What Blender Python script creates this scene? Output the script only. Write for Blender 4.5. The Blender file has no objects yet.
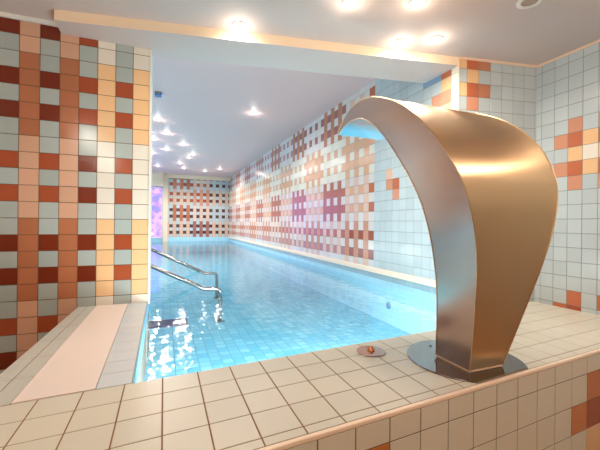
import bpy, bmesh, math, random
from mathutils import Matrix, Vector
random.seed(7)
sc = bpy.context.scene
COL = sc.collection
R = math.radians

# ------------------------------------------------------------------ camera, world, exposure
# world axes: X runs across the pool, Y runs along it, Z up; z = 0 is the top of the tiled ledge
cam_d = bpy.data.cameras.new('camera')
cam_d.sensor_width = 36.0
cam_d.lens = 345.0 / 600.0 * 36.0
cam_d.shift_y = -0.0025
cam_d.clip_start = 0.02
cam = bpy.data.objects.new('camera', cam_d)
COL.objects.link(cam)
cam.matrix_world = Matrix.Translation((0, 0, 0.58)) @ Matrix.Rotation(R(-21.5), 4, 'Z') @ Matrix.Rotation(R(90), 4, 'X') @ Matrix.Rotation(R(0.55), 4, 'Z')
sc.camera = cam

world = bpy.data.worlds.new('world')
sc.world = world
world.use_nodes = True
bg = world.node_tree.nodes['Background']
bg.inputs[0].default_value = (0.75, 0.8, 0.9, 1)
bg.inputs[1].default_value = 0.15

sc.view_settings.view_transform = 'Standard'
sc.view_settings.look = 'None'
sc.view_settings.gamma = 1.0
sc.view_settings.use_curve_mapping = False
sc.view_settings.exposure = 0.75
sc.cycles.max_bounces = 10
sc.cycles.diffuse_bounces = 6
sc.cycles.glossy_bounces = 5
sc.cycles.transparent_max_bounces = 12
sc.cycles.use_denoising = True
sc.cycles.sample_clamp_indirect = 6.0

FRONT_W = 11.0        # watts of one downlight of the front room
POOL_W = 22.0        # watts of one downlight over the pool
UNDER_W = 3.8       # watts of one added fill light under water
FRONT_HALO = 0.5     # light that lamp throws back on the ceiling around it
POOL_HALO = 0.5
WARM = (1.0, 0.875, 0.74)
COOL = (1.0, 0.91, 0.82)

# ------------------------------------------------------------------ materials
def s2l(c):
    return tuple(((v / 255) / 12.92 if v / 255 <= 0.04045 else ((v / 255 + 0.055) / 1.055) ** 2.4) for v in c)

def new_mat(name):
    m = bpy.data.materials.new(name)
    m.use_nodes = True
    nt = m.node_tree
    return m, nt, nt.nodes['Principled BSDF']

def plain(name, rgb, rough=0.5, metal=0.0, var=0.0, spec=0.5):
    m, nt, b = new_mat(name)
    c = s2l(rgb)
    b.inputs['Base Color'].default_value = (*c, 1)
    b.inputs['Roughness'].default_value = rough
    b.inputs['Metallic'].default_value = metal
    b.inputs['Specular IOR Level'].default_value = spec
    if var:
        geo = nt.nodes.new('ShaderNodeNewGeometry')
        hsv = nt.nodes.new('ShaderNodeHueSaturation')
        mr = nt.nodes.new('ShaderNodeMapRange')
        mr.inputs['To Min'].default_value = 1 - var
        mr.inputs['To Max'].default_value = 1 + var
        nt.links.new(geo.outputs['Random Per Island'], mr.inputs['Value'])
        nt.links.new(mr.outputs[0], hsv.inputs['Value'])
        hsv.inputs['Color'].default_value = (*c, 1)
        nt.links.new(hsv.outputs[0], b.inputs['Base Color'])
    return m

def tile_mat(name, rgb, rough=0.16, var=0.05, spec=0.5):
    m = plain(name, rgb, rough, 0.0, var, spec)
    nt = m.node_tree
    b = nt.nodes['Principled BSDF']
    n = nt.nodes.new('ShaderNodeTexNoise')
    tc = nt.nodes.new('ShaderNodeTexCoord')
    n.inputs['Scale'].default_value = 9.0
    nt.links.new(tc.outputs['Object'], n.inputs['Vector'])
    bump = nt.nodes.new('ShaderNodeBump')
    bump.inputs['Strength'].default_value = 0.06
    bump.inputs['Distance'].default_value = 0.02
    nt.links.new(n.outputs[0], bump.inputs['Height'])
    nt.links.new(bump.outputs[0], b.inputs['Normal'])
    return m

M = {}
M['grey'] = tile_mat('glazed_grey_tile', (190, 201, 204))
M['white'] = tile_mat('glazed_white_tile', (222, 224, 222))
M['maroon'] = tile_mat('glazed_maroon_tile', (118, 45, 26))
M['redbrown'] = tile_mat('glazed_red_brown_tile', (164, 78, 48))
M['terra'] = tile_mat('glazed_terracotta_tile', (192, 108, 74))
M['salmon'] = tile_mat('glazed_salmon_tile', (208, 146, 118))
M['brownorange'] = tile_mat('glazed_brown_orange_tile', (190, 126, 96))
M['peach'] = tile_mat('glazed_peach_tile', (224, 182, 156))
M['orange'] = tile_mat('glazed_light_orange_tile', (234, 190, 142))
M['cream'] = tile_mat('glazed_cream_tile', (230, 222, 208))
M['wall_dark'] = tile_mat('glazed_dark_brown_tile', (92, 52, 46))
M['wall_wine'] = tile_mat('glazed_wine_tile', (166, 104, 96))
M['pool_red'] = tile_mat('glazed_rose_brown_tile', (186, 112, 96))
M['pool_rose'] = tile_mat('glazed_dusty_rose_tile', (190, 134, 136))
M['pool_blush'] = tile_mat('glazed_blush_tile', (226, 190, 172))
M['pool_apricot'] = tile_mat('glazed_apricot_tile', (222, 170, 138))
M['pool_pale'] = tile_mat('glazed_pale_grey_tile', (222, 214, 211))
M['left_grey'] = tile_mat('glazed_grey_green_tile', (170, 180, 176))
M['left_peach'] = tile_mat('glazed_dull_peach_tile', (212, 166, 138))
M['left_brown'] = tile_mat('glazed_light_brown_tile', (178, 112, 78))
M['front_terra'] = tile_mat('glazed_ochre_tile', (200, 124, 70))
M['front_red'] = tile_mat('glazed_rust_tile', (166, 84, 48))
M['button_plate'] = plain('rosy_steel_plate', (188, 158, 146), 0.2, 1.0)
M['deck_grey'] = tile_mat('matt_grey_beige_tile', (204, 205, 196), 0.35, 0.03)
M['blue_reflection'] = tile_mat('tile_with_blue_reflection', (140, 165, 195))  # blue reflection in the glaze, painted as tile colour
M['deck'] = tile_mat('matt_beige_floor_tile', (222, 217, 200), 0.38, 0.03)
M['room_floor'] = tile_mat('brown_floor_tile', (168, 132, 96), 0.35, 0.04)
M['coping'] = tile_mat('pale_blue_grey_coping_tile', (214, 223, 230), 0.25, 0.03)
M['aqua'] = tile_mat('pale_aqua_pool_tile', (176, 222, 240), 0.2, 0.03)
M['pool_edge'] = plain('pale_aqua_edge', (120, 188, 222), 0.3)
M['aquagrey'] = tile_mat('grey_aqua_band_tile', (160, 185, 195), 0.2, 0.05)
M['grout'] = plain('brown_grout', (108, 82, 60), 0.9)
M['grout_deck'] = plain('orange_brown_floor_grout', (140, 106, 74), 0.9)
M['grout_pale'] = plain('pale_grey_grout', (136, 130, 122), 0.9)
M['grout_aqua'] = plain('aqua_grout', (128, 178, 200), 0.9)
M['paint'] = plain('matt_white_ceiling_paint', (216, 196, 187), 0.7)
M['stretch'] = plain('satin_stretch_ceiling', (228, 192, 186), 0.5, 0, 0, 0.4)
M['fascia'] = plain('peach_fascia_paint', (246, 222, 192), 0.6)
M['trim_white'] = plain('white_trim', (226, 228, 222), 0.35)
M['trim_peach'] = plain('peach_trim', (238, 206, 178), 0.35)
M['trim_edge'] = plain('peach_edge_profile', (255, 232, 208), 0.3)
M['grate'] = plain('pale_pink_plastic', (252, 238, 229), 0.45)
M['grate_dark'] = plain('grey_gutter_channel', (200, 178, 165), 0.8)
M['chrome'] = plain('polished_stainless', (165, 164, 162), 0.12, 1.0)
M['bolt'] = plain('bolt_steel', (190, 185, 180), 0.3, 1.0)
M['copper'] = plain('copper_button', (214, 140, 96), 0.25, 1.0)
M['dark_purple'] = plain('dark_violet_grate', (52, 44, 92), 0.5)
M['inlet'] = plain('blue_plastic', (70, 150, 185), 0.4)
M['bluefix'] = plain('blue_painted_metal', (70, 120, 185), 0.4)
M['ring'] = plain('white_lamp_ring', (238, 234, 228), 0.35)
M['smoked'] = plain('unlit_lamp_glass', (190, 165, 145), 0.2)
M['plaster'] = plain('beige_plaster', (236, 216, 190), 0.7)

def brushed(name, rgb, rough, aniso_axis, grain=0.1, aniso=0.0):
    m, nt, b = new_mat(name)
    b.inputs['Base Color'].default_value = (*s2l(rgb), 1)
    b.inputs['Metallic'].default_value = 1.0
    if aniso:      # brushed around the curve: reflections smear sideways
        tg = nt.nodes.new('ShaderNodeTangent')
        tg.direction_type = 'RADIAL'
        tg.axis = 'Z'
        b.inputs['Anisotropic'].default_value = aniso
        nt.links.new(tg.outputs[0], b.inputs['Tangent'])
    tc = nt.nodes.new('ShaderNodeTexCoord')
    mp = nt.nodes.new('ShaderNodeMapping')
    mp.inputs['Scale'].default_value = aniso_axis
    nt.links.new(tc.outputs['Object'], mp.inputs['Vector'])
    n = nt.nodes.new('ShaderNodeTexNoise')
    n.inputs['Scale'].default_value = 1.0
    n.inputs['Detail'].default_value = 4.0
    nt.links.new(mp.outputs[0], n.inputs['Vector'])
    mr = nt.nodes.new('ShaderNodeMapRange')
    mr.inputs['To Min'].default_value = rough - 0.06
    mr.inputs['To Max'].default_value = rough + 0.08
    nt.links.new(n.outputs[0], mr.inputs['Value'])
    nt.links.new(mr.outputs[0], b.inputs['Roughness'])
    bump = nt.nodes.new('ShaderNodeBump')
    bump.inputs['Strength'].default_value = grain
    bump.inputs['Distance'].default_value = 0.004
    nt.links.new(n.outputs[0], bump.inputs['Height'])
    nt.links.new(bump.outputs[0], b.inputs['Normal'])
    return m
M['steel'] = brushed('brushed_warm_steel', (224, 190, 148), 0.30, (400.0, 2.0, 2.0), 0.08, 0.75)
M['steel_side'] = plain('satin_steel_side', (198, 172, 161), 0.25, 1.0)  # mauve tint puts the reflection of the brown wall into the colour
M['steel_inner'] = plain('steel_underside', (205, 212, 216), 0.22, 1.0)
M['steel_plate'] = plain('polished_steel_plate', (150, 146, 144), 0.12, 1.0)

def glow(name, rgb, strength):
    m = bpy.data.materials.new(name)
    m.use_nodes = True
    nt = m.node_tree
    nt.nodes.clear()
    o = nt.nodes.new('ShaderNodeOutputMaterial')
    e = nt.nodes.new('ShaderNodeEmission')
    e.inputs[0].default_value = (*rgb, 1)
    e.inputs[1].default_value = strength
    nt.links.new(e.outputs[0], o.inputs[0])
    return m
M['lens_warm'] = glow('lit_lens_warm', (1.0, 0.9, 0.78), 30)
M['lens_cool'] = glow('lit_lens_cool', (1.0, 0.96, 0.9), 40)

def panel_mat():
    m = bpy.data.materials.new('coloured_light_panel')
    m.use_nodes = True
    nt = m.node_tree
    nt.nodes.clear()
    o = nt.nodes.new('ShaderNodeOutputMaterial')
    e = nt.nodes.new('ShaderNodeEmission')
    tc = nt.nodes.new('ShaderNodeTexCoord')
    mp = nt.nodes.new('ShaderNodeMapping')
    mp.inputs['Scale'].default_value = (3.2, 1, 4.0)
    n = nt.nodes.new('ShaderNodeTexNoise')
    n.inputs['Scale'].default_value = 1.3
    n.inputs['Detail'].default_value = 3
    r = nt.nodes.new('ShaderNodeValToRGB')
    els = r.color_ramp.elements
    els[0].position = 0.30; els[0].color = (0.16, 0.22, 1.0, 1)
    els[1].position = 0.44; els[1].color = (0.32, 0.20, 0.95, 1)
    for p, c in ((0.58, (0.50, 0.34, 1.0, 1)), (0.66, (1.0, 0.30, 0.60, 1)), (0.76, (1.0, 0.88, 0.75, 1))):
        x = els.new(p); x.color = c
    nt.links.new(tc.outputs['Object'], mp.inputs['Vector'])
    nt.links.new(mp.outputs[0], n.inputs['Vector'])
    nt.links.new(n.outputs[0], r.inputs[0])
    nt.links.new(r.outputs[0], e.inputs[0])
    e.inputs[1].default_value = 1.2
    nt.links.new(e.outputs[0], o.inputs[0])
    return m
M['panel'] = panel_mat()

def mosaic_mat():
    m, nt, b = new_mat('blue_pool_mosaic')
    tc = nt.nodes.new('ShaderNodeTexCoord')
    br = nt.nodes.new('ShaderNodeTexBrick')
    br.offset = 0.0
    br.inputs['Scale'].default_value = 1.0
    br.inputs['Brick Width'].default_value = 0.075
    br.inputs['Row Height'].default_value = 0.075
    br.inputs['Mortar Size'].default_value = 0.004
    br.inputs['Bias'].default_value = -0.1
    br.inputs['Color1'].default_value = (*s2l((110, 196, 226)), 1)
    br.inputs['Color2'].default_value = (*s2l((160, 222, 240)), 1)
    br.inputs['Mortar'].default_value = (*s2l((104, 180, 210)), 1)
    nt.links.new(tc.outputs['Object'], br.inputs['Vector'])
    nt.links.new(br.outputs[0], b.inputs['Base Color'])
    b.inputs['Roughness'].default_value = 0.4
    return m
M['mosaic'] = mosaic_mat()

def water_mat():
    m = bpy.data.materials.new('clear_pool_water')
    m.use_nodes = True
    nt = m.node_tree
    nt.nodes.clear()
    o = nt.nodes.new('ShaderNodeOutputMaterial')
    t = nt.nodes.new('ShaderNodeBsdfTransparent')
    t.inputs[0].default_value = (0.86, 0.97, 1.0, 1)
    g = nt.nodes.new('ShaderNodeBsdfGlossy')
    g.inputs['Roughness'].default_value = 0.06
    fr = nt.nodes.new('ShaderNodeFresnel')
    fr.inputs['IOR'].default_value = 1.33
    mx = nt.nodes.new('ShaderNodeMixShader')
    tc = nt.nodes.new('ShaderNodeTexCoord')
    n = nt.nodes.new('ShaderNodeTexNoise')
    n.inputs['Scale'].default_value = 8.0
    n.inputs['Detail'].default_value = 2.5
    bump = nt.nodes.new('ShaderNodeBump')
    bump.inputs['Strength'].default_value = 0.16
    bump.inputs['Distance'].default_value = 0.03
    nt.links.new(tc.outputs['Object'], n.inputs['Vector'])
    nt.links.new(n.outputs[0], bump.inputs['Height'])
    nt.links.new(bump.outputs[0], g.inputs['Normal'])
    nt.links.new(bump.outputs[0], fr.inputs['Normal'])
    nt.links.new(fr.outputs[0], mx.inputs[0])
    nt.links.new(t.outputs[0], mx.inputs[1])
    nt.links.new(g.outputs[0], mx.inputs[2])
    nt.links.new(mx.outputs[0], o.inputs[0])
    return m
M['water'] = water_mat()

def wood_mat():
    m, nt, b = new_mat('orange_wood_boards')
    tc = nt.nodes.new('ShaderNodeTexCoord')
    w = nt.nodes.new('ShaderNodeTexBrick')
    w.offset = 0.5
    w.inputs['Scale'].default_value = 1
    w.inputs['Brick Width'].default_value = 3.0
    w.inputs['Row Height'].default_value = 0.11
    w.inputs['Mortar Size'].default_value = 0.004
    w.inputs['Color1'].default_value = (*s2l((206, 140, 82)), 1)
    w.inputs['Color2'].default_value = (*s2l((222, 160, 100)), 1)
    w.inputs['Mortar'].default_value = (*s2l((110, 66, 36)), 1)
    mp = nt.nodes.new('ShaderNodeMapping')
    mp.inputs['Rotation'].default_value = (R(90), 0, 0)
    nt.links.new(tc.outputs['Object'], mp.inputs['Vector'])
    nt.links.new(mp.outputs[0], w.inputs['Vector'])
    nt.links.new(w.outputs[0], b.inputs['Base Color'])
    b.inputs['Roughness'].default_value = 0.45
    return m
M['wood'] = wood_mat()

# ------------------------------------------------------------------ object helpers
def link_mesh(name, verts, faces, fmats, mats, parent=None, smooth=False):
    me = bpy.data.meshes.new(name)
    me.from_pydata([tuple(v) for v in verts], [], faces)
    for k in mats:
        me.materials.append(M[k])
    if fmats:
        me.polygons.foreach_set('material_index', fmats)
    if smooth:
        me.polygons.foreach_set('use_smooth', [True] * len(me.polygons))
    me.update()
    o = bpy.data.objects.new(name, me)
    COL.objects.link(o)
    if parent:
        o.parent = parent
    return o

def from_bm(name, bm, mat, parent=None, smooth=False):
    bmesh.ops.recalc_face_normals(bm, faces=bm.faces)
    me = bpy.data.meshes.new(name)
    bm.to_mesh(me)
    bm.free()
    for k in (mat if isinstance(mat, (list, tuple)) else [mat]):
        me.materials.append(M[k])
    if smooth:
        me.polygons.foreach_set('use_smooth', [True] * len(me.polygons))
    o = bpy.data.objects.new(name, me)
    COL.objects.link(o)
    if parent:
        o.parent = parent
    return o

def structure(o):
    o['kind'] = 'structure'
    return o

def tag(o, label, cat, group=None, kind=None):
    o['label'] = label
    o['category'] = cat
    if group:
        o['group'] = group
    if kind:
        o['kind'] = kind
    return o

def thing(name, label, cat, loc, group=None):
    o = bpy.data.objects.new(name, None)
    o.empty_display_size = 0.05
    COL.objects.link(o)
    o.location = loc
    return tag(o, label, cat, group)

def prism(name, pts, z0, z1, mat, parent=None, bevel=0.0):
    """upright prism over the polygon pts (x, y)"""
    bm = bmesh.new()
    lo = [bm.verts.new((x, y, z0)) for x, y in pts]
    hi = [bm.verts.new((x, y, z1)) for x, y in pts]
    n = len(pts)
    bm.faces.new(lo[::-1]); bm.faces.new(hi)
    for i in range(n):
        bm.faces.new((lo[i], lo[(i + 1) % n], hi[(i + 1) % n], hi[i]))
    if bevel:
        bmesh.ops.bevel(bm, geom=bm.edges[:], offset=bevel, segments=2, affect='EDGES', profile=0.5)
    return from_bm(name, bm, mat, parent)

def box(name, a, b, mat, parent=None, bevel=0.0):
    (x0, y0, z0), (x1, y1, z1) = a, b
    return prism(name, [(x0, y0), (x1, y0), (x1, y1), (x0, y1)], z0, z1, mat, parent, bevel)

def tiled(name, O, U, V, ur, vr, su, sv, u0, v0, colour, grout, thick=0.1, joint=0.003, rise=0.0018, warp=None):
    """a slab faced with raised tiles: O + u*U + v*V; the face looks along U x V"""
    O, U, V = Vector(O), Vector(U), Vector(V)
    N = U.cross(V).normalized()
    verts, faces, fm, mats = [], [], [], [grout]
    def P(u, v, h):
        p = O + U * u + V * v + N * h
        return warp(p) if warp else p
    b = [P(ur[0], vr[0], 0), P(ur[1], vr[0], 0), P(ur[1], vr[1], 0), P(ur[0], vr[1], 0)]
    c = [p - N * thick for p in b]
    verts += b + c
    faces += [(0, 1, 2, 3), (7, 6, 5, 4), (0, 4, 5, 1), (1, 5, 6, 2), (2, 6, 7, 3), (3, 7, 4, 0)]
    fm += [0] * 6
    j = joint / 2
    e = 0.0009
    i0, i1 = math.floor((ur[0] - u0) / su), math.ceil((ur[1] - u0) / su)
    k0, k1 = math.floor((vr[0] - v0) / sv), math.ceil((vr[1] - v0) / sv)
    for i in range(i0, i1):
        for k in range(k0, k1):
            a0 = max(u0 + i * su, ur[0]) + j; a1 = min(u0 + (i + 1) * su, ur[1]) - j
            c0 = max(v0 + k * sv, vr[0]) + j; c1 = min(v0 + (k + 1) * sv, vr[1]) - j
            if a1 - a0 < 0.004 or c1 - c0 < 0.004:
                continue
            key = colour(i, k)
            if key is None:
                continue
            if key not in mats:
                mats.append(key)
            mi = mats.index(key)
            s = len(verts)
            verts += [P(a0, c0, 0), P(a1, c0, 0), P(a1, c1, 0), P(a0, c1, 0),
                      P(a0 + e, c0 + e, rise), P(a1 - e, c0 + e, rise), P(a1 - e, c1 - e, rise), P(a0 + e, c1 - e, rise)]
            faces += [(s + 4, s + 5, s + 6, s + 7), (s, s + 1, s + 5, s + 4), (s + 1, s + 2, s + 6, s + 5),
                      (s + 2, s + 3, s + 7, s + 6), (s + 3, s, s + 4, s + 7)]
            fm += [mi] * 5
    return link_mesh(name, verts, faces, fm, mats)

def lathe_bm(profile, seg=32, bm=None, off=(0, 0, 0)):
    bm = bm or bmesh.new()
    rings = []
    for r, z in profile:
        if r < 1e-6:
            rings.append([bm.verts.new((off[0], off[1], off[2] + z))])
        else:
            rings.append([bm.verts.new((off[0] + r * math.cos(2 * math.pi * i / seg), off[1] + r * math.sin(2 * math.pi * i / seg), off[2] + z)) for i in range(seg)])
    for a, b in zip(rings[:-1], rings[1:]):
        for i in range(seg):
            j = (i + 1) % seg
            if len(a) == 1 and len(b) == 1:
                continue
            if len(a) == 1:
                bm.faces.new((a[0], b[i], b[j]))
            elif len(b) == 1:
                bm.faces.new((a[i], a[j], b[0]))
            else:
                bm.faces.new((a[i], a[j], b[j], b[i]))
    return bm

def catmull(pts, n):
    out = []
    P = [Vector(p) for p in pts]
    P = [2 * P[0] - P[1]] + P + [2 * P[-1] - P[-2]]
    segs = len(P) - 3
    for q in range(n + 1):
        t = q / n * segs
        i = min(int(t), segs - 1)
        f = t - i
        a, b, c, d = P[i:i + 4]
        out.append(0.5 * ((2 * b) + (c - a) * f + (2 * a - 5 * b + 4 * c - d) * f * f + (3 * b - a - 3 * c + d) * f ** 3))
    return out

def tube_bm(path, r, seg=12, bm=None):
    bm = bm or bmesh.new()
    path = [Vector(p) for p in path]
    rings = []
    up = Vector((0.13, 0.97, 0.2)).normalized()
    for i, p in enumerate(path):
        t = (path[min(i + 1, len(path) - 1)] - path[max(i - 1, 0)]).normalized()
        a = t.cross(up).normalized()
        b = t.cross(a).normalized()
        rings.append([bm.verts.new(p + r * (math.cos(2 * math.pi * k / seg) * a + math.sin(2 * math.pi * k / seg) * b)) for k in range(seg)])
    for A, B in zip(rings[:-1], rings[1:]):
        for k in range(seg):
            bm.faces.new((A[k], A[(k + 1) % seg], B[(k + 1) % seg], B[k]))
    bm.faces.new(rings[0][::-1]); bm.faces.new(rings[-1])
    return bm

# ------------------------------------------------------------------ dimensions (metres)
FLOOR = -0.85          # front room floor
CEIL = 1.80            # front ceiling
SOFF = 1.738           # underside of the beam
PCEIL = 2.05           # stretch ceiling over the pool
XR = 1.98              # right pool wall and pier side
XRR = 2.64             # right wall of the front room
YL = 2.53              # left wall face
YF = 11.4              # far pool wall
WATER = -0.012
BED = -0.36            # pool bed
SK = 0.082             # the ledge runs slightly askew
def ledge_y(x): return 1.38 + SK * x       # water side of the ledge
def front_y(x): return 0.829 + SK * x      # outer side of the ledge
def beam_y(x): return 1.912 - 0.178 * (x - 1.98)

# ------------------------------------------------------------------ tile patterns
def g5(k): return (k - 1) // 5

def left_colour(i, k):
    # column 0 is the last one at the pool opening, counted leftwards
    c = -i - 1
    light_odd = g5(k) % 2 == 1
    if c % 2 == 0:
        pale = (c // 2) % 4 in (0, 1)
        if pale:
            return 'cream' if light_odd else 'orange'
        return 'left_peach' if light_odd else 'left_brown'
    d = (c // 2) % 4
    if k % 5 in (2, 4) and not (d == 0 and k == 17):
        if d == 1 and k == 17: return 'redbrown'
        if d == 0: return 'redbrown'
        if d == 1: return 'redbrown' if k in (12, 14) else 'maroon'
        return 'redbrown' if k in (7, 9, -1) else 'maroon'
    return 'left_grey'

def pool_right_colour(i, k):
    # i counts tiles away from the front room, 0 at y = 1.98
    c = i - 10
    if c < 0:
        if i in (6, 7) and k == 9: return 'salmon' if i == 7 else 'terra'
        if i == 6 and k == 8: return 'salmon'
        if i == 7 and k == 10: return 'peach'
        if i in (2, 3) and k == 9: return 'salmon'
        if i < 3 and k >= 13: return pier_side(i + 1, k)
        return 'grey'
    g = g5(k)
    blk = c // 6
    if k < 2:
        return 'pool_pale' if c % 2 == 0 or (blk % 2) else 'pool_blush'
    if c % 2 == 0:
        if k % 5 in (2, 4):
            if g == 0: return ('redbrown' if k % 5 == 4 else 'wall_wine') if blk == 0 else ('pool_red' if k % 5 == 4 else 'pool_rose')
            if g == 1: return 'terra' if c == 0 else ('pool_apricot' if blk % 2 == 0 else 'pool_red')
            if g == 2: return 'pool_apricot'
            return ('terra' if c == 0 else 'pool_blush') if blk == 0 else ('wall_wine' if blk < 4 else 'pool_rose')
        return 'cream' if g == 2 else 'pool_pale'
    if (blk + g) % 2 == 0:
        return ('salmon', 'pool_red', 'pool_apricot', 'brownorange', 'pool_blush')[min(max(g, 0), 4)]
    return ('pool_blush', 'pool_blush', 'cream', 'pool_pale', 'pool_pale')[min(max(g, 0), 4)]

def pier_side(i, k):
    if k >= 17: return ('cream', 'terra', 'blue_reflection', 'blue_reflection')[min(i, 3)]
    if k == 16: return ('cream', 'orange', 'grey', 'grey')[min(i, 3)]
    if k == 15: return ('cream', 'salmon', 'salmon', 'grey')[min(i, 3)]
    if k == 14: return ('cream', 'peach', 'grey', 'grey')[min(i, 3)]
    return 'grey'

def pier_front_colour(i, k):
    # i: 0 corner column, then rightwards; k rows of 0.1 above z = 0.02
    t = {(0, 17): 'orange', (1, 17): 'terra', (2, 17): 'brownorange',
         (0, 16): 'grey', (1, 16): 'orange', (2, 16): 'grey',
         (0, 15): 'orange', (1, 15): 'terra', (2, 15): 'brownorange',
         (0, 14): 'grey', (1, 14): 'salmon', (2, 14): 'grey'}
    return t.get((i, k), 'grey')

def right_colour(i, k):
    # i counts columns from the corner towards the viewer
    t = {}
    for base in (8,):
        for cc, rows in ((2, (None, 'salmon', None, 'salmon', None)), (3, ('salmon', 'terra', 'orange', 'terra', 'salmon')),
                         (4, (None, 'orange', 'cream', 'orange', None)), (5, ('salmon', 'terra', 'orange', 'terra', 'salmon')),
                         (6, (None, 'salmon', None, 'salmon', None))):
            for q, v in enumerate(rows):
                if v: t[(cc, base + q)] = v
    t[(3, 0)] = 'terra'; t[(5, 0)] = 'terra'; t[(2, -1)] = 'terra'; t[(3, -1)] = 'redbrown'
    return t.get((i, k), 'grey')

def far_colour(i, k):
    blk = i // 6
    g = g5(k)
    if i % 2 == 0:
        if k % 5 in (2, 4):
            if g == 3 and blk == 0: return 'redbrown'
            if blk >= 2: return 'wall_dark'
            return 'wall_dark' if g in (1, 0) else 'redbrown'
        return 'grey'
    if blk == 0: return 'terra' if g in (1, 3) else 'peach'
    if blk == 1: return 'salmon' if g == 2 else ('wall_wine' if g == 0 else 'pool_blush')
    return 'peach' if g in (0, 2) else 'grey'

def front_face_colour(i, k):
    # k rows downwards: -1 is the cut row under the edge
    t = {(6, 1): 'front_terra', (7, 0): 'front_terra', (7, 1): 'front_red', (7, 2): 'orange', (8, 0): 'orange', (8, 1): 'orange', (8, 2): 'cream',
         (-3, 0): 'front_terra', (-3, 1): 'front_red', (-4, 1): 'front_terra', (-2, 1): 'front_terra'}
    return t.get((i, k), 'deck')

# ------------------------------------------------------------------ setting: shell of the front room
structure(tiled('floor', (0, 0, FLOOR), (1, 0, 0), (0, 1, 0), (-3.0, XRR), (-3.5, 2.53), 0.2, 0.2, 0, 0, lambda i, k: 'room_floor', 'grout', thick=0.1))
structure(prism('ceiling', [(-3.1, -3.6), (XRR + 0.1, -3.6), (XRR + 0.1, 1.9), (2.02, 1.98), (1.98, beam_y(1.98) + 0.03),
                            (-0.6, beam_y(-0.6) + 0.03), (-0.6, 2.6), (-3.1, 2.6)], CEIL, CEIL + 0.06, 'paint'))

# walls of the front room
structure(tiled('wall_left', (0, YL, 0), (1, 0, 0), (0, 0, 1), (-3.0, -0.097), (FLOOR, PCEIL), 0.102, 0.0995, -0.097, 0.0,
                left_colour, 'grout', thick=0.22, joint=0.0034))
structure(tiled('wall_back', (1.98, 1.912, 0.02), (math.cos(math.atan(0.178)), -math.sin(math.atan(0.178)), 0), (0, 0, 1),
                (0.0, 0.672), (-0.05, 1.80), 0.098, 0.1, -0.03, 0.0, pier_front_colour, 'grout_pale', thick=0.1))
structure(tiled('wall_right', (XRR, 0, 0.03), (0, -1, 0), (0, 0, 1), (-1.81, 3.5), (FLOOR - 0.03, CEIL + 0.02 - 0.03), 0.0915, 0.1, -1.753 - 0.0915, 0.0,
                right_colour, 'grout_pale', thick=0.1))
structure(box('wall_rear', (-3.1, -3.6, FLOOR), (XRR + 0.1, -3.5, CEIL), 'cream'))
structure(box('trim_9', (-3.0, -3.5, FLOOR), (XRR, -3.46, 0.55), 'wood'))
structure(box('wall_far_left', (-3.1, -3.5, FLOOR), (-3.0, 2.75, CEIL + 0.05), 'cream'))

# beam over the pool opening: peach sides, white underside
bm = bmesh.new()
pts = [(-0.6, beam_y(-0.6)), (1.98, beam_y(1.98)), (1.98, beam_y(1.98) + 0.345), (-0.6, beam_y(-0.6) + 0.345)]
lo = [bm.verts.new((x, y, SOFF)) for x, y in pts]
hi = [bm.verts.new((x, y, PCEIL + 0.01)) for x, y in pts]
bm.faces.new(lo[::-1]); bm.faces.new(hi)
for q in range(4):
    bm.faces.new((lo[q], lo[(q + 1) % 4], hi[(q + 1) % 4], hi[q])).material_index = 1
structure(from_bm('ceiling_beam', bm, ['paint', 'fascia']))

# slim trims where walls end or meet the ceiling
structure(box('trim_1', (-0.0985, YL - 0.006, 0.03), (-0.086, YL + 0.22, SOFF + 0.02), 'trim_white'))
structure(box('trim_2', (-3.0, YL - 0.014, CEIL - 0.026), (-0.6, YL + 0.002, CEIL), 'trim_white'))
d = Vector((math.cos(math.atan(0.178)), -math.sin(math.atan(0.178)), 0)); nrm = Vector((-d.y, d.x, 0)) * -1
def strip(name, p0, p1, z0, z1, out, mat):
    p0, p1 = Vector(p0), Vector(p1)
    t = (p1 - p0).normalized(); n = Vector((t.y, -t.x, 0))
    a, b, c, e = p0 + n * out, p1 + n * out, p1 - n * 0.002, p0 - n * 0.002
    return structure(prism(name, [tuple(v[:2]) for v in (a, b, c, e)], z0, z1, mat))
strip('trim_3', (1.98, 1.912, 0), (2.64, 1.7945, 0), CEIL - 0.016, CEIL, 0.010, 'trim_peach')
strip('trim_4', (XRR, 1.80, 0), (XRR, -3.4, 0), CEIL - 0.016, CEIL, 0.010, 'trim_peach')
structure(box('trim_5', (1.976, 1.906, 0.0), (1.984, 1.914, CEIL), 'trim_peach'))

# ------------------------------------------------------------------ setting: the tiled ledge and deck
structure(tiled('ledge_top', (0, 0, 0), (1, SK, 0), (0, 1, 0), (-0.58, XRR), (0.843, 1.38), 0.125, 0.125, 0.0, 1.38,
                lambda i, k: 'deck', 'grout_deck', thick=0.84, joint=0.0042, rise=0.0012))
structure(tiled('ledge_return', (0, 0, 0), (1, SK, 0), (0, 1, 0), (1.98, XRR), (1.38, 1.75), 0.125, 0.125, 0.0, 1.38,
                lambda i, k: 'deck', 'grout_deck', thick=0.84, joint=0.0042, rise=0.0012))
structure(tiled('ledge_front', (0, 0.829, 0), (1, SK, 0), (0, 0, 1), (-0.58, XRR), (FLOOR, -0.012), 0.1265, 0.125, 0.903, -0.088,
                lambda i, k: front_face_colour(i, -1 - k), 'grout', thick=0.02, joint=0.0036))
structure(prism('trim_6', [(-0.58, front_y(-0.58) - 0.003), (XRR, front_y(XRR) - 0.003), (XRR, front_y(XRR) + 0.0135), (-0.58, front_y(-0.58) + 0.0135)],
                -0.0125, 0.0022, 'trim_edge', bevel=0.004))

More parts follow.
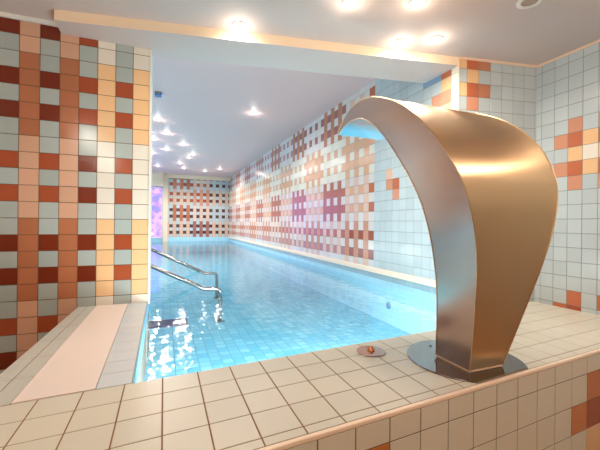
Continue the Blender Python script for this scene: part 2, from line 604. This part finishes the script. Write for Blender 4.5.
def deck_warp(p):   # the side deck starts at the skewed ledge and falls slightly towards it
    t = (YL - p.y) / 1.15
    y = p.y + SK * p.x * t
    x = p.x + 0.08 * (1 - t) * max(0.0, (-0.222 - p.x) / 0.358)
    return Vector((x, y, p.z + 0.035 * max(0.0, p.y - 1.38)))
def warp_obj(o):
    for v in o.data.vertices:
        v.co = deck_warp(v.co)
    o.data.update()
    return o
structure(tiled('deck_coping', (0, 0, 0), (1, 0, 0), (0, 1, 0), (-0.216, -0.102), (1.381, YL), 0.12, 0.108, -0.216, 1.381,
                lambda i, k: 'coping', 'grout_pale', thick=0.5, warp=deck_warp))
structure(tiled('deck_side', (0, 0, 0), (1, 0, 0), (0, 1, 0), (-0.58, -0.447), (1.381, YL), 0.0665, 0.19, -0.58, 1.381,
                lambda i, k: 'deck_grey', 'grout_deck', thick=0.8, joint=0.004, warp=deck_warp))
structure(warp_obj(box('trim_7', (-0.1015, 1.383, -0.1), (-0.0955, YL + 0.2, 0.0015), 'pool_edge')))
structure(warp_obj(box('gutter_channel', (-0.448, 1.381, -0.3), (-0.221, YL, -0.02), 'grate_dark')))

# ------------------------------------------------------------------ setting: the pool hall
structure(tiled('wall_pool_right', (XR, 0, 0.02), (0, -1, 0), (0, 0, 1), (-YF, -1.914), (0.11, PCEIL - 0.02), 0.1, 0.0985, -1.98, 0.0,
                lambda i, k: pool_right_colour(-1 - i, k), 'grout_pale', thick=0.08, joint=0.0026))
structure(box('trim_8', (XR - 0.012, 1.914, 0.09), (XR + 0.01, YF, 0.144), 'trim_edge', bevel=0.006))
structure(tiled('pool_wall_right', (XR, 0, 0.04), (0, -1, 0), (0, 0, 1), (-YF, -1.914), (BED - 0.04, 0.06), 0.1, 0.08, -1.98, 0.0,
                lambda i, k: 'aquagrey' if k >= 0 else 'aqua', 'grout_aqua', thick=0.08, joint=0.0026))
structure(tiled('pool_wall_corner', (XR, 0, 0.0), (0, -1, 0), (0, 0, 1), (-1.93, -1.50), (BED, -0.004), 0.1, 0.1, -1.98, -0.06,
                lambda i, k: 'aqua', 'grout_aqua', thick=0.05, joint=0.0026))
structure(tiled('wall_pool_far', (0, YF, 0.02), (1, 0, 0), (0, 0, 1), (0.10, XR), (0.10, 1.93), 0.1, 0.1, 0.15, 0.0,
                far_colour, 'grout_pale', thick=0.1))
structure(tiled('pool_wall_far', (0, YF - 0.02, 0), (1, 0, 0), (0, 0, 1), (-2.2, XR), (BED, 0.12), 0.1, 0.1, 0.15, 0.02,
                lambda i, k: 'aqua', 'grout_aqua', thick=0.1))
structure(box('pilaster', (-0.04, YF - 0.10, -0.3), (0.10, YF, 1.94), 'plaster'))
structure(box('wall_pool_back', (-2.3, YF + 0.02, BED), (XR + 0.1, YF + 0.12, PCEIL + 0.05), 'plaster'))
structure(box('bulkhead', (-2.2, YF - 0.35, 1.66), (-0.04, YF, PCEIL + 0.01), 'plaster'))
structure(box('bulkhead_right', (-0.04, YF - 0.12, 1.94), (XR, YF, PCEIL + 0.01), 'plaster'))
structure(tiled('wall_pool_left', (-2.2, 0, 0.02), (0, 1, 0), (0, 0, 1), (2.75, YF), (BED, PCEIL), 0.2, 0.1, 2.75, 0.0,
                lambda i, k: 'grey', 'grout_pale', thick=0.1))
structure(box('wall_stair', (-2.3, 2.74, BED), (-0.097, 2.76, PCEIL), 'cream'))
structure(prism('pool_bed', [(-0.12, 1.30), (XR + 0.05, 1.30), (XR + 0.05, YF + 0.02), (-2.3, YF + 0.02), (-2.3, 2.74), (-0.12, 2.74)], BED - 0.05, BED, 'mosaic'))
structure(box('ceiling_pool', (-2.35, 2.15, PCEIL), (XR + 0.1, YF + 0.15, PCEIL + 0.05), 'stretch'))

w = [(-0.0955, ledge_y(-0.0955)), (XR, ledge_y(XR)), (XR, YF - 0.02), (-2.2, YF - 0.02), (-2.2, 2.76), (-0.0955, 2.76)]
water = link_mesh('pool_water', [(x, y, WATER) for x, y in w], [tuple(range(6))], None, ['water'])
tag(water, 'clear rippling blue water filling the long tiled pool', 'water', kind='stuff')

# ------------------------------------------------------------------ the waterfall fountain
FX = 1.195
outer = [(1.000, 0.016, .178), (0.976, 0.107, .210), (0.945, 0.231, .258), (0.926, 0.310, .290), (0.908, 0.386, .320), (0.895, 0.458, .352),
         (0.885, 0.529, .388), (0.882, 0.598, .423), (0.884, 0.666, .458), (0.896, 0.734, .494), (0.921, 0.799, .527), (0.953, 0.856, .555),
         (1.003, 0.927, .580), (1.075, 1.002, .598), (1.160, 1.069, .600), (1.249, 1.121, .600), (1.349, 1.164, .600), (1.470, 1.190, .600),
         (1.575, 1.178, .600), (1.652, 1.139, .600), (1.709, 1.084, .600)]
inner = [(1.177, 0.016, .178), (1.137, 0.180, .250), (1.110, 0.313, .305), (1.102, 0.437, .350), (1.105, 0.539, .390), (1.124, 0.660, .440),
         (1.168, 0.774, .490), (1.223, 0.869, .530), (1.290, 0.965, .565), (1.360, 1.038, .590), (1.459, 1.096, .600), (1.556, 1.112, .600),
         (1.640, 1.102, .600), (1.705, 1.074, .600)]
NS = 64
oc, ic = catmull(outer, NS), catmull(inner, NS)
fountain = thing('waterfall_fountain', 'tall curved brushed-steel pool waterfall spout standing on the tiled ledge', 'fountain', (FX, 1.09, 0.0))
def sheet(name, curve, mat, flip):
    verts, faces = [], []
    for y, z, wd in curve:
        for q in range(9):
            verts.append((-wd / 2 + wd * q / 8, y - 1.09, z))
    for a in range(len(curve) - 1):
        for q in range(8):
            f = (a * 9 + q, a * 9 + q + 1, a * 9 + 10 + q, a * 9 + 9 + q)
            faces.append(f if not flip else f[::-1])
    o = link_mesh(name, verts, faces, None, [mat], fountain, smooth=True)
    return o
sheet('outer_sheet', oc, 'steel', False)
sheet('inner_sheet', ic, 'steel_inner', True)
for sgn in (-1, 1):
    verts, faces = [], []
    for (y0, z0, w0), (y1, z1, w1) in zip(oc, ic):
        for q in range(7):
            t = q / 6
            verts.append((sgn * (w0 + (w1 - w0) * t) / 2, y0 + (y1 - y0) * t - 1.09, z0 + (z1 - z0) * t))
    for a in range(NS):
        for q in range(6):
            f = (a * 7 + q, a * 7 + q + 1, a * 7 + 8 + q, a * 7 + 7 + q)
            faces.append(f if sgn > 0 else f[::-1])
    link_mesh('side_panel', verts, faces, None, ['steel_side'], fountain, smooth=True)
    bm = tube_bm([(sgn * p[2] / 2, p[0] - 1.09, p[1]) for p in oc], 0.0028, 8)
    tube_bm([(sgn * p[2] / 2, p[0] - 1.09, p[1]) for p in ic], 0.0026, 8, bm)
    from_bm('welded_edge', bm, 'steel', fountain, True)
bm = lathe_bm([(0, 0.0015), (0.233, 0.0015), (0.235, 0.004), (0.233, 0.0075), (0, 0.0075)], 72, None, (0.012, 0.033, 0))
r_ = bmesh.ops.bisect_plane(bm, geom=bm.verts[:] + bm.edges[:] + bm.faces[:], plane_co=(0, front_y(FX) + 0.016 - 1.09, 0), plane_no=(-SK, 1, 0), clear_inner=True)
bmesh.ops.holes_fill(bm, edges=[e_ for e_ in bm.edges if e_.is_boundary])
from_bm('base_plate', bm, 'steel_plate', fountain)
bm = bmesh.new()
hw = 0.0905
p = [(-hw, -0.0915), (hw, -0.0915), (hw, 0.088), (-hw, 0.088)]
lo = [bm.verts.new((x, y, 0.0075)) for x, y in p]; hi = [bm.verts.new((x, y, 0.017)) for x, y in p]
bm.faces.new(lo[::-1]); bm.faces.new(hi)
for q in range(4):
    bm.faces.new((lo[q], lo[(q + 1) % 4], hi[(q + 1) % 4], hi[q]))
bmesh.ops.bevel(bm, geom=bm.edges[:], offset=0.003, segments=2, affect='EDGES')
from_bm('foot_collar', bm, 'trim_peach', fountain)
for ax, ay in ((-0.125, 0.055), (0.15, 0.12), (-0.02, 0.2)):
    bmb = lathe_bm([(0, 0.0), (0.007, 0.0), (0.007, 0.003), (0.004, 0.005), (0, 0.005)], 12)
    b = from_bm('bolt', bmb, 'bolt', fountain)
    b.location = (ax, ay, 0.0075)

# ------------------------------------------------------------------ push button on the ledge
btn = thing('push_button', 'small round steel plate with a copper push button set in the ledge', 'button', (0.877, 1.335, 0.0))
from_bm('mounting_plate', lathe_bm([(0, 0.001), (0.062, 0.001), (0.066, 0.004), (0.062, 0.007), (0.03, 0.009), (0, 0.009)], 48), 'button_plate', btn)
from_bm('knob', lathe_bm([(0.016, 0.008), (0.0165, 0.014), (0.012, 0.017), (0.011, 0.024), (0.008, 0.027), (0, 0.0275)], 28), 'copper', btn, True)

# ------------------------------------------------------------------ overflow grate of the side deck
grate = thing('overflow_grate', 'long pale pink slatted overflow grate set in the deck beside the pool', 'grate', (-0.334, 1.36, 0.0))
bm = bmesh.new()
def add_box(bm, a, b):
    vs = [bm.verts.new((x, y, z)) for z in (a[2], b[2]) for x, y in ((a[0], a[1]), (b[0], a[1]), (b[0], b[1]), (a[0], b[1]))]
    for f in ((3, 2, 1, 0), (4, 5, 6, 7), (0, 1, 5, 4), (1, 2, 6, 5), (2, 3, 7, 6), (3, 0, 4, 7)):
        bm.faces.new([vs[q] for q in f])
yy = 1.384
while yy < YL - 0.01:
    add_box(bm, (-0.437, yy, -0.012), (-0.225, yy + 0.0082, 0.003))
    yy += 0.0092
def place(bm, name, mat):
    for v in bm.verts:
        v.co = deck_warp(v.co) - Vector((-0.334, 1.36, 0))
    return from_bm(name, bm, mat, grate)
place(bm, 'slat_grid', 'grate')
for x0 in (-0.445, -0.226):
    bm = bmesh.new()
    add_box(bm, (x0, 1.383, -0.018), (x0 + 0.009, YL - 0.003, 0.0035))
    place(bm, 'side_rail', 'grate')

# ------------------------------------------------------------------ handrails into the water
def handrail(label, x, y):
    t = thing('pool_handrail', label, 'handrail', (x, y, WATER), 'handrails at the pool steps')
    sl = 0.50
    path = [(-1.35, 0, 0.80)] + [(x, 0, -(x - 0.0) * sl + 0.0) for x in (-1.25, -0.8, -0.3, 0.0)]
    path = catmull(path, 30) + [Vector((0.03, 0, -0.022)), Vector((0.07, 0, -0.030)), Vector((0.16, 0, -0.034)), Vector((0.19, 0, -0.043)), Vector((0.203, 0, -0.065)), Vector((0.205, 0, -0.14))]
    path[0].z = path[1].z + 0.02
    from_bm('rail', tube_bm(path, 0.019, 14), 'chrome', t, True)
    from_bm('post', tube_bm([(0.205, 0, -0.14), (0.205, 0, -0.25), (0.205, 0, BED - WATER + 0.004)], 0.019, 14), 'chrome', t, True)
    f = from_bm('floor_flange', lathe_bm([(0, 0.0), (0.045, 0.0), (0.045, 0.006), (0.022, 0.012), (0, 0.012)], 24), 'chrome', t)
    f.location = (0.205, 0, BED - WATER + 0.001)
    bmw = tube_bm([(-1.33, 0, 0.70), (-1.33, 0, 0.30), (-1.33, 0, BED - WATER + 0.004)], 0.019, 14)
    from_bm('post', bmw, 'chrome', t, True)
handrail('nearer sloping stainless steel handrail dipping into the pool beside the tiled wall', 0.30, 3.33)
handrail('farther sloping stainless steel handrail dipping into the pool, behind the nearer rail', 0.41, 4.36)

dg = thing('drain_grate', 'dark violet rectangular grate on the pool bed near the tiled wall', 'grate', (0.035, 3.42, BED))
bm = bmesh.new()
for q in range(8):
    add_box(bm, (-0.17, -0.10 + q * 0.026, 0.004), (0.17, -0.10 + q * 0.026 + 0.018, 0.014))
from_bm('slat_grid', bm, 'dark_purple', dg)
bm = bmesh.new()
add_box(bm, (-0.18, -0.11, 0.0005), (0.18, 0.11, 0.006))
from_bm('frame', bm, 'dark_purple', dg)

# inlet on the pool wall
il = thing('pool_inlet', 'small round blue water inlet on the right wall of the pool below the waterline', 'inlet', (XR - 0.002, 2.72, -0.185))
o = from_bm('flange', lathe_bm([(0, 0), (0.036, 0), (0.036, 0.004), (0.028, 0.008), (0, 0.008)], 28), 'inlet', il)
o.rotation_euler = (0, R(-90), 0)
o = from_bm('nozzle', lathe_bm([(0.018, 0.006), (0.016, 0.016), (0.009, 0.016), (0.008, 0.008), (0, 0.008)], 20), 'bluefix', il)
o.rotation_euler = (0, R(-90), 0)

# ------------------------------------------------------------------ coloured light panel at the far end
lp = thing('light_panel', 'glowing violet and pink light panel on the far wall behind the handrails', 'light panel', (-1.1, YF - 0.02, 0.12))
bm = bmesh.new(); add_box(bm, (-1.03, -0.03, 0.0), (1.03, 0.0, 1.50)); from_bm('glowing_sheet', bm, 'panel', lp)
bm = bmesh.new()
for x in (-1.05, -0.36, 0.33, 1.03):
    add_box(bm, (x, -0.05, -0.03), (x + 0.025, 0.0, 1.53))
add_box(bm, (-1.05, -0.05, 1.50), (1.055, 0.0, 1.535)); add_box(bm, (-1.05, -0.05, -0.03), (1.055, 0.0, 0.0))
from_bm('frame', bm, 'trim_white', lp)

# ------------------------------------------------------------------ recessed lamps
def downlight(loc, warm, label, group, r=0.040, lit=True):
    t = thing('ceiling_spotlight', label, 'spotlight', loc, group)
    from_bm('ring', lathe_bm([(r * 0.74, -0.001), (r * 0.78, -0.007), (r * 0.95, -0.009), (r * 1.12, -0.006), (r * 1.16, -0.0005), (r * 0.74, -0.0005)], 32), 'ring', t, True)
    from_bm('lens', lathe_bm([(0, -0.006), (r * 0.5, -0.0055), (r * 0.76, -0.003), (r * 0.76, -0.0005), (0, -0.0005)], 28),
            ('lens_warm' if warm else 'lens_cool') if lit else 'smoked', t, True)
    if lit:
        for kind, pw, dz in (('SPOT', FRONT_W if warm else POOL_W, -0.02), ('POINT', FRONT_HALO if warm else POOL_HALO, -0.06)):
            ld = bpy.data.lights.new('lamp', kind)
            ld.energy = pw
            ld.color = WARM if warm else COOL
            ld.shadow_soft_size = 0.03
            if kind == 'SPOT':
                ld.spot_size = R(165)
                ld.spot_blend = 0.6
            lo = bpy.data.objects.new('lamp', ld)
            COL.objects.link(lo)
            lo.parent = t
            lo.location = (0, 0, dz)
    return t

FG, PG = 'spotlights of the front ceiling', 'spotlights of the pool ceiling'
for x, y, lab in ((0.419, 2.12, 'lit warm spotlight above the peach beam, leftmost of the front ceiling'),
                  (0.94, 1.667, 'lit warm spotlight at the top edge above the middle of the beam'),
                  (1.28, 1.528, 'lit warm spotlight at the top edge, right of the middle one'),
                  (1.463, 1.90, 'lit warm spotlight close to the beam, left one of the close pair'),
                  (1.65, 1.784, 'lit warm spotlight close to the beam, right one of the close pair')):
    downlight((x, y, CEIL), True, lab, FG)
downlight((1.836, 1.29, CEIL), True, 'unlit brownish round spotlight at the top right of the front ceiling', FG, 0.055, False)

pool_spots = [
    ((1.106, 4.528), 'single lit spotlight in the middle of the pool ceiling, apart from the cluster'),
    ((-0.095, 5.353), 'nearest lit spotlight beside the wall end in the left row of the pool ceiling'),
    ((0.031, 6.132), 'second lit spotlight from the front in the left cluster of the pool ceiling'),
    ((-0.18, 6.646), 'third lit spotlight from the front, half behind the wall end'),
    ((0.319, 6.882), 'lit spotlight right of the cluster, first of its right-hand row'),
    ((0.035, 7.48), 'lit spotlight in the left row, below the second one in view'),
    ((-0.244, 7.999), 'lit spotlight tucked against the wall end, middle of the pool ceiling depth'),
    ((0.565, 7.761), 'lit spotlight second in the right-hand row of the cluster'),
    ((0.506, 8.212), 'lit spotlight third in the right-hand row, just behind the second'),
    ((0.354, 9.077), 'lit spotlight fourth in the right-hand row, left of the others'),
    ((0.488, 9.85), 'lit spotlight fifth in the right-hand row, close to the far wall'),
    ((-0.174, 9.753), 'lit spotlight above the violet panel, next to the beige bulkhead'),
    ((1.072, 10.155), 'lit spotlight above the middle of the far mosaic wall'),
    ((1.412, 9.607), 'rightmost lit spotlight in front of the far mosaic wall'),
]
for (x, y), lab in pool_spots:
    downlight((x, y, PCEIL), False, lab, PG, 0.036)

bf = thing('ceiling_sensor', 'small blue box on the pool ceiling beside the tiled wall end', 'sensor', (-0.075, 4.25, PCEIL))
bm = bmesh.new(); add_box(bm, (-0.035, -0.05, -0.035), (0.035, 0.05, -0.001)); bmesh.ops.bevel(bm, geom=bm.edges[:], offset=0.006, segments=2, affect='EDGES')
from_bm('housing', bm, 'bluefix', bf)
bm = bmesh.new(); add_box(bm, (-0.02, -0.056, -0.026), (0.02, -0.05, -0.010)); from_bm('window', bm, 'smoked', bf)

# unseen fill lights without fixtures, added to brighten the front room
for x, y in ((-2.0, 0.7), (-1.0, -0.6), (0.9, -0.6), (2.0, 0.2), (-1.0, -2.4), (1.2, -2.4)):
    ld = bpy.data.lights.new('room_fill', 'POINT')
    ld.energy = 10.0
    ld.color = WARM
    ld.shadow_soft_size = 0.05
    lo = bpy.data.objects.new('room_fill', ld)
    COL.objects.link(lo)
    lo.location = (x, y, CEIL - 0.06)

# unseen fill lights added under water to brighten the pool, no fixtures
def water_fill(loc, rot, watts, size):
    ld = bpy.data.lights.new('underwater_fill', 'AREA')
    ld.energy = watts
    ld.color = (1.0, 0.98, 0.94)
    ld.shape = 'DISK'
    ld.size = size
    o = bpy.data.objects.new('underwater_fill', ld)
    COL.objects.link(o)
    o.location = loc
    o.rotation_euler = rot
for x in (0.2, 0.7, 1.2):
    water_fill((x, ledge_y(x) + 0.03, -0.17), (R(90), 0, 0), UNDER_W * 1.7, 0.16)
for y in (3.8, 5.6, 7.4, 9.2):
    water_fill((-2.16, y, -0.17), (0, R(-90), 0), UNDER_W * 2.2, 0.16)
